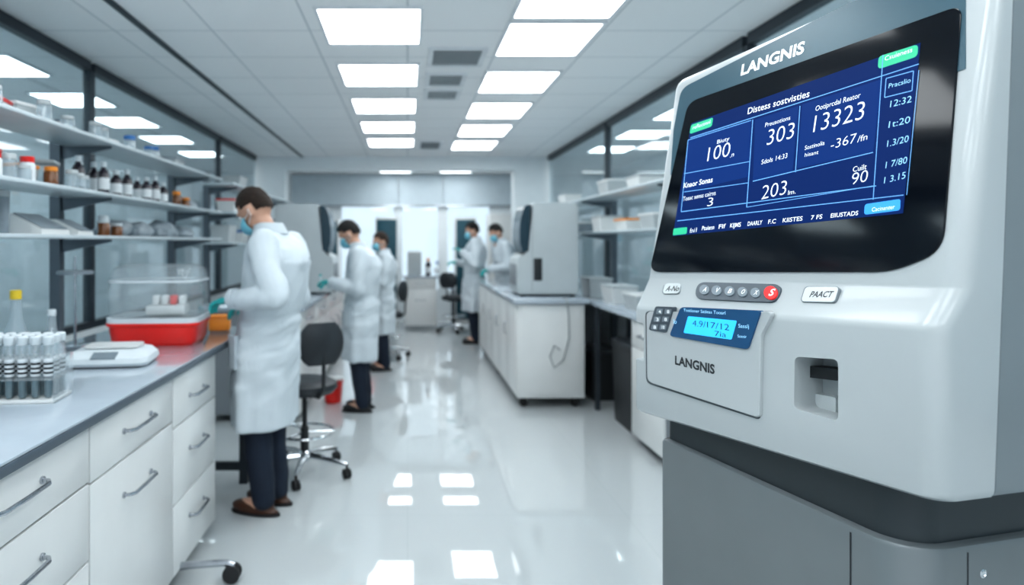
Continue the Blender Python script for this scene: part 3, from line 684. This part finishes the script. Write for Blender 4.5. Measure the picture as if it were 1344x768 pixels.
for x in (-.16,.13):
    b=NB(); box(b,x-.02,x+.02,-.75,-.71,-.925,0); obj('leg',b,'darkframe',o)
for i,(y,m,l) in enumerate(((5.2,'card','white'),(5.8,'white','card'),(6.5,'card','card'))):
    tub(1.87,y,.966,.22,.34,.11+.03*i,m,l,'low %s tub on the right bench, %s from the near end'%('grey' if m=='card' else 'white',ORD[i]))
# back area furniture
cabinet('base_cabinet','white cabinet standing below the middle far window',(-.05,11.3),0,.55,.5,.06,.88,[(0,.55,.06,.7,'door',.5,.16),(0,.55,.7,.88,'drawer',.79,.16)])
o=thing('worktop','narrow white top on the far middle cabinet','worktop',(.22,11.55,.881)); b=NB(); box(b,-.3,.62,-.27,.25,0,.035,.004); obj('slab',b,'top',o)
for y in (-.18,.18):
    b=NB(); box(b,.56,.6,y-.02,y+.02,-.88,0); obj('leg',b,'steel',o)
instrument('small_instrument','small white instrument on the far middle cabinet',(.12,11.55,.917),R(-90),.48)
bottle(.36,11.5,.917,.3,.05,'dark bottle on the far middle cabinet',None,'bottledark','orange')
bottle(.52,11.55,.917,.24,.05,'white-labelled clear bottle on the far middle cabinet',None,'clear','bluecap')
def tallcab(x,y,w,d,h,m,label):
    o=thing('tall_cabinet',label,'cabinet',(x,y,0)); b=NB(); box(b,-w/2,w/2,-d/2,d/2,0,h,.006); obj('body',b,'white',o)
    b=NB(); box(b,-w/2+.02,w/2-.02,-d/2-.015,-d/2-.001,.1,h-.04,.003); p=obj('door',b,m,o); b=NB(); tube(b,[(w/2-.08,-d/2-.015,h*.5),(w/2-.08,-d/2-.04,h*.5+.01),(w/2-.08,-d/2-.04,h*.5+.15),(w/2-.08,-d/2-.015,h*.5+.16)],.008,8); obj('handle',b,'steel',p)
tallcab(-.38,12.05,.40,.4,1.95,'tealpanel','dark teal tall cabinet beneath the blinds behind the third person')
tallcab(-1.55,11.6,.7,.5,1.9,'tealpanel','dark teal tall cabinet at the far left back')
tallcab(1.06,12.15,.38,.4,1.95,'tealpanel','dark teal tall cabinet behind the far right person')
tallcab(1.75,11.9,.6,.5,2.0,'white','white tall cabinet at the far right back')
# ------------------------------------------------------------ MACHINE
O2=Vector((.822,1.079)); U2=Vector((-.25,.9682)); W2=Vector((.9682,.25))
def P(u,w,z): 
    q=O2+U2*u+W2*w; return Vector((q.x,q.y,z))
UM,UX=-.05,.776
def wS(z): return .045+.171*(z-1.415)
U3=Vector((U2.x,U2.y,0)); W3=Vector((W2.x,W2.y,0)); Z3=Vector((0,0,1))
PS=(P(0,.045,1.415),(-W3+Z3*.171).normalized())
PF=(P(0,0,1.2),-W3)
def plane3(a,b_,c):
    n=(b_-a).cross(c-a).normalized()
    if n.dot(-W3)<0: n=-n
    return (a,n)
PC=plane3(P(-.05,.003,1.372),P(.776,.003,1.327),P(.36,wS(1.417),1.417))
def unp(px,py,pl,off=0):
    d=Vector(((px-CX)/F,1,-(py-CY)/F)); p0=pl[0]+pl[1]*off
    t=(p0-CAM).dot(pl[1])/d.dot(pl[1]); return CAM+d*t
MROT=math.atan2(U2.y,U2.x); MLOC=P(.36,.38,0)
mach=thing('floor_standing_analyzer','large pale grey analyzer with black glass touchscreen, foreground right','machine',MLOC,MROT)
MINV=(Matrix.Translation(MLOC)@Matrix.Rotation(MROT,4,'Z')).inverted()
def mo(name,bm,m,parent=None,smooth=True):
    bmesh.ops.transform(bm,matrix=MINV,verts=bm.verts)
    return obj(name,bm,m,parent or mach,smooth)
def rsec(u0,u1,w0,w1,rn,rf,rb,zf,n=8,tilt=None):
    pts=[]
    for ci,(cu,cw,r,a0) in enumerate(((u0,w0,rn,180),(u1,w0,rf,270),(u1,w1,rb,0),(u0,w1,rb,90))):
        su=1 if cu==u0 else -1; sw=1 if cw==w0 else -1
        c=(cu+su*r,cw+sw*r)
        for k in range(n+1):
            a=R(a0+90*k/n); u=c[0]+r*math.cos(a); w=c[1]+r*math.sin(a); z=zf(u)
            if tilt is not None and ci<2: w+=.171*(z-tilt)
            pts.append(P(u,w,z))
    return pts
def zf(zl,zr): return lambda u: zl+(zr-zl)*(UX-u)/(UX-UM)
levels=[(1.025,1.082,.05,.035),(1.029,1.086,.013,.009),(1.036,1.092,.003,.002),(1.046,1.100,0,0),(1.312,1.356,0,0),(1.319,1.365,.001,0),(1.325,1.372,.005,0),
        (1.397,1.424,None,0),(1.402,1.429,None,0),(1.935,1.985,None,0),(1.948,1.998,-2,.004),(1.957,2.006,-3,.012),(1.961,2.012,-4,.024)]
rings=[]; rr2=[]
for zl,zr,w,ins in levels:
    f=zf(zl,zr); zm=(zl+zr)/2; tilt=None
    if w is None or w<0:
        wf=wS(zm)+{None:0,-2:.003,-3:.009,-4:.020}[w]; tilt=zm
    else: wf=w
    wb=max(.122+(zm-1.1)*.05,wf+.02)
    th=wb-wf
    rn=min(.034,th*.6); rf=min(.026,th*.6)
    rings.append(rsec(UM+ins*.5,UX-ins,wf,wb,rn,rf,.002,f,8,tilt))
    rr2.append(rsec(UM+.004+ins*.5,UX-.004-ins,wb+.006,.74,.003,.003,.03,f))
b=NB(); loft(b,rings)
shell=mo('front_shell',b,'shell')
def rpoly(pts,r,n=6):
    out=[]; N=len(pts)
    for i in range(N):
        p=Vector(pts[i]); a=Vector(pts[i-1])-p; c=Vector(pts[(i+1)%N])-p
        ri=r[i] if isinstance(r,(list,tuple)) else r
        if ri<=0: out.append((p.x,p.y)); continue
        ra=min(ri,a.length*.49); rc=min(ri,c.length*.49); A=p+a.normalized()*ra; C=p+c.normalized()*rc
        for k in range(n+1):
            t=k/n; q=A*(1-t)**2+p*2*t*(1-t)+C*t*t; out.append((q.x,q.y))
    return out
def slab(bm,pts,pl,o0,o1,rad=0,bev=0):
    pp=rpoly(pts,rad) if rad else pts
    top=[unp(x,y,pl,o1) for x,y in pp]; dn=pl[1]*(o0-o1)
    rings=[[p+dn for p in top]]
    if bev:
        c=sum(top,Vector())/len(top)
        rings+= [[p-pl[1]*bev for p in top],[p+(c-p).normalized()*bev for p in top]]
    else: rings.append(top)
    return loft(bm,rings)
def cutter(px_poly,pl,d_out,d_in,rad):
    bb=NB(); base=[unp(x,y,pl,0) for x,y in rpoly(px_poly,rad)]
    loft(bb,[[p-pl[1]*d_in for p in base],[p+pl[1]*d_out for p in base]]); bmesh.ops.recalc_face_normals(bb,faces=bb.faces)
    bmesh.ops.transform(bb,matrix=MINV,verts=bb.verts); me=bpy.data.meshes.new('c'); bb.to_mesh(me); bb.free(); c=bpy.data.objects.new('c',me); COL.objects.link(c); c.location=MLOC; c.rotation_euler=(0,0,MROT); return c
c1=cutter([(1043,468),(1100,472),(1100,553),(1042,536)],PF,.03,.07,8)
c2=cutter([(820,420),(845,424),(845,474),(820,468)],PF,.05,.05,3)
bpy.context.view_layer.update()
nv=len(shell.data.vertices)
for c in (c1,c2):
    md=shell.modifiers.new('B','BOOLEAN'); md.operation='DIFFERENCE'; md.object=c; md.solver='EXACT'
dg=bpy.context.evaluated_depsgraph_get(); dg.update()
me=bpy.data.meshes.new_from_object(shell.evaluated_get(dg)); shell.modifiers.clear()
if len(me.vertices)>nv*.9: 
    shell.data=me; fin(shell)
for c in (c1,c2): bpy.data.objects.remove(c,do_unlink=True)
b=NB(); loft(b,rr2); mo('rear_housing',b,'rear')
PFI=(PF[0]-PF[1]*.066,PF[1])
b=NB(); slab(b,[(1058,480),(1099,485),(1099,500),(1058,495)],PFI,-.004,.028,2); mo('card_slot',b,'black')
b=NB(); slab(b,[(1056,514),(1097,522),(1097,548),(1056,536)],PFI,-.004,.014,3); mo('recess_block',b,'btn')
b=NB(); slab(b,[(894,116),(1112,5),(1267,-58),(1267,90),(880,230),(884,170)],PS,-.004,.0015,[12,0,12,0,0,0]); mo('header_panel',b,'header')
b=NB(); slab(b,[(903,134),(1262,6),(1236,330),(1168,357),(852,357)],PS,-.004,.004,[14,18,30,26,14],.0008); glass=mo('screen_glass',b,'glassblk')
DQ=[(907,162),(1208,56),(1185,280),(883,310)]
b=NB(); slab(b,DQ,PS,.0042,.0048); disp=mo('display',b,'disp',None,False)
def textmesh(s,bold=0,shear=0):
    cu=bpy.data.curves.new('t','FONT'); cu.body=s; cu.size=1; cu.offset=bold; cu.shear=shear; cu.resolution_u=3
    ob=bpy.data.objects.new('t',cu); me=None
    try:
        me=bpy.data.meshes.new_from_object(ob)
    except Exception: me=None
    if me is None or not me.vertices:
        COL.objects.link(ob); dg=bpy.context.evaluated_depsgraph_get(); dg.update()
        me=bpy.data.meshes.new_from_object(ob.evaluated_get(dg))
    bpy.data.objects.remove(ob,do_unlink=True); return me
def text(bm,s,x0,y0,x1,y1,h,pl,off,bold=.01,shear=0,th=.0004):
    me=textmesh(s,bold,shear)
    if not me.vertices: return
    mx=min(v.co.x for v in me.vertices); Mx=max(v.co.x for v in me.vertices)
    A=unp(x0,y0,pl,off); X=unp(x1,y1,pl,off)-A; Y=unp(x0,y0-h,pl,off)-A
    upv=(Z3-pl[1]*pl[1].dot(Z3)).normalized(); Y=upv*Y.length
    vs=[bm.verts.new(A+X*((v.co.x-mx)/(Mx-mx))+Y*(v.co.y/.70)) for v in me.vertices]
    for p in me.polygons:
        try: bm.faces.new([vs[i] for i in p.vertices])
        except ValueError: pass
    bpy.data.meshes.remove(me)
def line(bm,x0,y0,x1,y1,w,pl,off):
    d=Vector((x1-x0,y1-y0)).normalized(); n_=Vector((-d.y,d.x))*w/2
    bm.faces.new([bm.verts.new(unp(x,y,pl,off)) for x,y in ((x0+n_.x,y0+n_.y),(x1+n_.x,y1+n_.y),(x1-n_.x,y1-n_.y),(x0-n_.x,y0-n_.y))])
b=NB(); text(b,'LANGNIS',972,99,1055,69,13,PS,.0025,.035); mo('header_lettering',b,'print',None,False)
for q in ([(903,184),(986,158),(982,232),(898,252)],[(991,157),(1048,139),(1040,226),(988,238)],[(1053,137),(1157,104),(1146,199),(1046,221)]):
    b=NB(); slab(b,q,PS,.0047,.0051); mo('display_tile',b,'disp2',disp,False)
OF=.0053; b=NB()
for a in ((906,181,1206,84,1.2),(903,184,986,158,1),(898,228,984,212,1),(898,252,982,240,1),(988,157,980,272,1.2),(1050,139,1044,226,1.2),(1159,72,1146,262,1.2),(988,238,1146,200,1.2),(894,278,1150,244,1.2),(889,290,1186,256,1.2),(903,184,894,278,1),(980,272,1146,244,.8),(1206,92,1190,256,1)):
    line(b,*a,PS,OF)
q=((1163,103),(1199,93),(1197,119),(1161,128))
for i in range(4): line(b,q[i][0],q[i][1],q[(i+1)%4][0],q[(i+1)%4][1],1.2,PS,OF)
mo('display_lines',b,'dline',disp,False)
for q,r_ in (([(907,164),(936,154),(934,166),(905,176)],3),([(1153,74),(1205,58),(1204,74),(1152,91)],6),([(884,300),(902,298),(901,307),(883,309)],2)):
    b=NB(); slab(b,q,PS,.0047,.0052,r_); mo('green_badge',b,'dgreen',disp,False)
b=NB(); slab(b,[(1135,268),(1182,261),(1181,276),(1134,282)],PS,.0047,.0052,4); mo('blue_badge',b,'dblue',disp,False)
OF=.0056
def T(*a,**k):
    b=NB(); m_=k.pop('m','dtext'); text(b,*a,PS,OF,**k); mo('display_text',b,m_,disp,False)
NBd=-.012
T('reflectnnl',909,170,932,162,4.5,bold=0); T('Csuieness',1161,80,1197,68,6,bold=0)
T('Distess sostvisties',981,150,1062,127,8,bold=.008)
T('Biuty',941,189,957,184,5,bold=0); T('100',928,212,957,205,18,bold=NBd); T('.n',958,207,963,205,6,bold=0)
T('Preusotions',1004,167,1037,157,5.5,bold=0); T('303',1006,191,1041,181,20,bold=NBd)
T('Sdols 14:33',999,216,1033,207,6,bold=0)
T('Ootiprcdal Reator',1070,146,1129,128,6.5,bold=.0); T('13323',1067,174,1133,156,22,bold=NBd)
T('Sostinolia',1056,197,1082,190,5.5,bold=0); T('hisant',1056,206,1074,202,5,bold=0); T('-367',1090,196,1123,187,12,bold=NBd); T('/fn',1125,187,1138,183,8,bold=0)
T('Knaor Sonas',897,247,935,239,6.5,bold=.015); T('Toaac senss cairns',896,264,939,256,5.5,bold=0); T('3',928,271,935,270,11,bold=NBd)
T('203',999,262,1031,255,18,bold=NBd); T('lm.',1034,256,1044,254,6,bold=0)
T('Cuilt',1119,226,1137,222,7,bold=.0); T('90',1117,243,1138,238,15.5,bold=NBd)
T('fni1',905,306,914,304.5,6,bold=0)
for s_,x0,x1 in (('Ptuiann',921,937),('Flf',943,952),('KIJMS',958,972),('DAARLY',981,1000),('F.C',1008,1018),('KIISTES',1027,1053),('7 FS',1064,1079),('EIIUSTADS',1090,1126)):
    T(s_,x0,304-(x0-905)*.098,x1,304-(x1-905)*.098,5.5,bold=.01)
T('Cacinanter',1144,278,1174,274,5.5,bold=0)
T('Pracslio',1166,116,1195,108,6,m='dcyan',bold=0)
for i,(s_,y) in enumerate((('12:32',141),('1t:20',168),('1.3/20',193),('1 7/80',221),('1 3.15',241))):
    T(s_,1168-i*2,y,1196-i*2,y-7,8.5,bold=-.004,m='dcyan')
def button(pts,s_,tx,name,rad=5):
    b=NB(); slab(b,pts,PC,-.006,.0025,rad); p=mo(name,b,'btnedge',None)
    c=Vector((sum(q[0] for q in pts)/4,sum(q[1] for q in pts)/4))
    ins=[tuple(Vector(q)+(c-Vector(q)).normalized()*1.4) for q in pts]
    b=NB(); slab(b,ins,PC,.002,.0035,rad); mo('button_face',b,'btn',p)
    b=NB(); text(b,s_,*tx,PC,.0038,bold=.02); mo('button_text',b,'inkdark',p,False)
button([(872,371),(895,371),(892,386),(868,386)],'A-No',(873,382,890,382,5.5),'small_button')
button([(1056,376),(1102,376),(1096,397),(1050,396)],'PAACT',(1062,390,1091,390,7),'wide_button')
b=NB(); slab(b,[(915,370),(1026,373),(1019,397),(911,392)],PC,-.006,.004,11,.0008); kp=mo('key_strip',b,'keydark')
def circ(x,y,r): return [(x+r*math.cos(2*PI*k/16),y+r*math.sin(2*PI*k/16)) for k in range(16)]
for i,(x,y) in enumerate(((924,380),(940,381),(957,382),(974,383),(991,384))):
    b=NB(); slab(b,circ(x,y,6.5),PC,.003,.0065,0,.0006); k_=mo('round_key',b,'key',kp)
    b=NB(); text(b,'AVBOX'[i],x-2.2,y+2.5,x+2.2,y+2.6,5,PC,.0069,bold=.01); mo('key_symbol',b,'print',kp,False)
b=NB(); slab(b,circ(1011,384,9),PC,.003,.007,0,.0006); mo('red_key',b,'redkey',kp)
b=NB(); text(b,'S',1008,388,1014,388,8,PC,.0073,bold=.02); mo('key_symbol',b,'print',kp,False)
b=NB(); slab(b,[(847,408.5),(1016.5,408.5),(999.5,441),(997.5,551.5),(848,503)],PF,-.004,.0015,[6,10,4,6,8]); mo('drawer_shadow_slab',b,'gapshade')  # dark slab behind the drawer paints its shadow gap
b=NB(); slab(b,[(848,409),(1015,409),(998,441),(996,549),(849,501)],PF,0,.009,[6,10,4,6,8],.002); dr=mo('front_drawer',b,'shell')
PD=(PF[0]+PF[1]*.009,PF[1].normalized())
b=NB(); slab(b,[(893,403),(998,408),(981,459),(878,441)],PD,-.008,.004,5,.0008); lb=mo('lcd_bezel',b,'lcdbezel')
b=NB(); slab(b,[(903,415),(967,421),(960,446),(897,437)],PD,.0035,.0046,2); mo('lcd_screen',b,'lcd',lb,False)
for a,h_ in ((('4.9/',909,428,926,430),8),(('17/12',928,430,957,434),8),(('7ia',938,441,953,443),7)):
    b=NB(); text(b,*a,h_,PD,.0049,bold=-.006); mo('lcd_digits',b,'lcdink',lb,False)
for a,h_ in ((('Tostloner Satleas Tooarl',897,409,952,413),4),(('Sasslj',969,430,983,431),5),(('Soenir',968,443,980,444),4),(('lo',884,425,888,425),6)):
    b=NB(); text(b,*a,h_,PD,.0044,bold=0); mo('lcd_caption',b,'dcyan',lb,False)
b=NB(); slab(b,[(860,402),(884,403),(874,437),(851,433)],PD,-.008,.003,3,.0006); kb=mo('small_keypad',b,'keydark')
for r_ in range(3):
    for c_ in range(2):
        x=862+c_*11-r_*3.3+4; y=409+r_*10.2; b=NB(); slab(b,[(x-4,y-3.5),(x+4,y-3.3),(x+3,y+3.5),(x-5,y+3.3)],PD,.002,.0045,1); mo('keypad_key',b,'key',kb)
        b=NB(); text(b,['4','8','3','8','8','10'][r_*2+c_],x-1.8,y+2.2,x+1.6,y+2.3,4.2,PD,.0048,bold=.01); mo('keypad_print',b,'print',kb,False)
b=NB(); text(b,'LANGNIS',886,478,938,491,11,PD,.0004,bold=.035); mo('drawer_lettering',b,'inkdark',None,False)
b=NB(); loft(b,[rsec(.03,.695,.045,.72,.07,.03,.03,lambda u,z=z:z) for z in (.965,)]+[rsec(.03,.695,.045,.72,.07,.03,.03,zf(1.032,1.088))]); mo('neck',b,'neck')
b=NB(); loft(b,[rsec(.012+i,.695-i,.026+i,.72-i,.085,.025,.03,lambda u,z=z:z) for z,i in ((.06,0),(.968,0),(.975,.003),(.978,.008))]); mo('lower_cabinet',b,'body')
b=NB()
u,w=.125,.026
pts=[P(u-.0018,w-.0006,z) for z in (.06,.966)]+[P(u+.0018,w-.0006,z) for z in (.966,.06)]; b.faces.new([b.verts.new(p) for p in pts]); mo('panel_seam',b,'seam',None,False)
b=NB(); u,w=.012,.15
b.faces.new([b.verts.new(p) for p in [P(u-.0006,w-.0015,.06),P(u-.0006,w-.0015,.966),P(u-.0006,w+.0015,.966),P(u-.0006,w+.0015,.06)]]); mo('panel_seam',b,'seam',None,False)
for z in (.925,.45):
    c=P(.012,.185,z); ring=[[c+(-U3)*o_+W3*(r_*math.cos(2*PI*k/16))+Z3*(r_*math.sin(2*PI*k/16)) for k in range(16)] for r_,o_ in ((.008,-.002),(.008,.001),(.005,.002),(.004,.0005))]
    b=NB(); loft(b,ring); mo('screw',b,'chrome')
b=NB(); loft(b,[rsec(.05,.66,.06,.69,.1,.03,.03,lambda u,z=z:z) for z in (.001,.06)]); mo('plinth',b,'neck')
# ------------------------------------------------------------ camera, world
cd=bpy.data.cameras.new('cam'); cam=bpy.data.objects.new('camera',cd); COL.objects.link(cam); SC.camera=cam
cam.location=CAM; cam.rotation_euler=(R(90),0,0); cd.sensor_width=36; cd.lens=F/1344*36
cd.shift_x=(672-CX)/1344; cd.shift_y=-(384-CY)/1344; cd.clip_start=.02
cd.dof.use_dof=True; cd.dof.focus_distance=1.38; cd.dof.aperture_fstop=2.2
w=bpy.data.worlds.new('w'); SC.world=w; w.use_nodes=True; nt=w.node_tree; bg=nt.nodes['Background']
bg.inputs['Color'].default_value=(.80,.92,1,1); bg.inputs['Strength'].default_value=1.0
SC.view_settings.view_transform='Standard'
for lk in ('Medium High Contrast','Standard - Medium High Contrast'):
    try:
        SC.view_settings.look=lk; break
    except Exception: pass
print('LOOK',SC.view_settings.look)
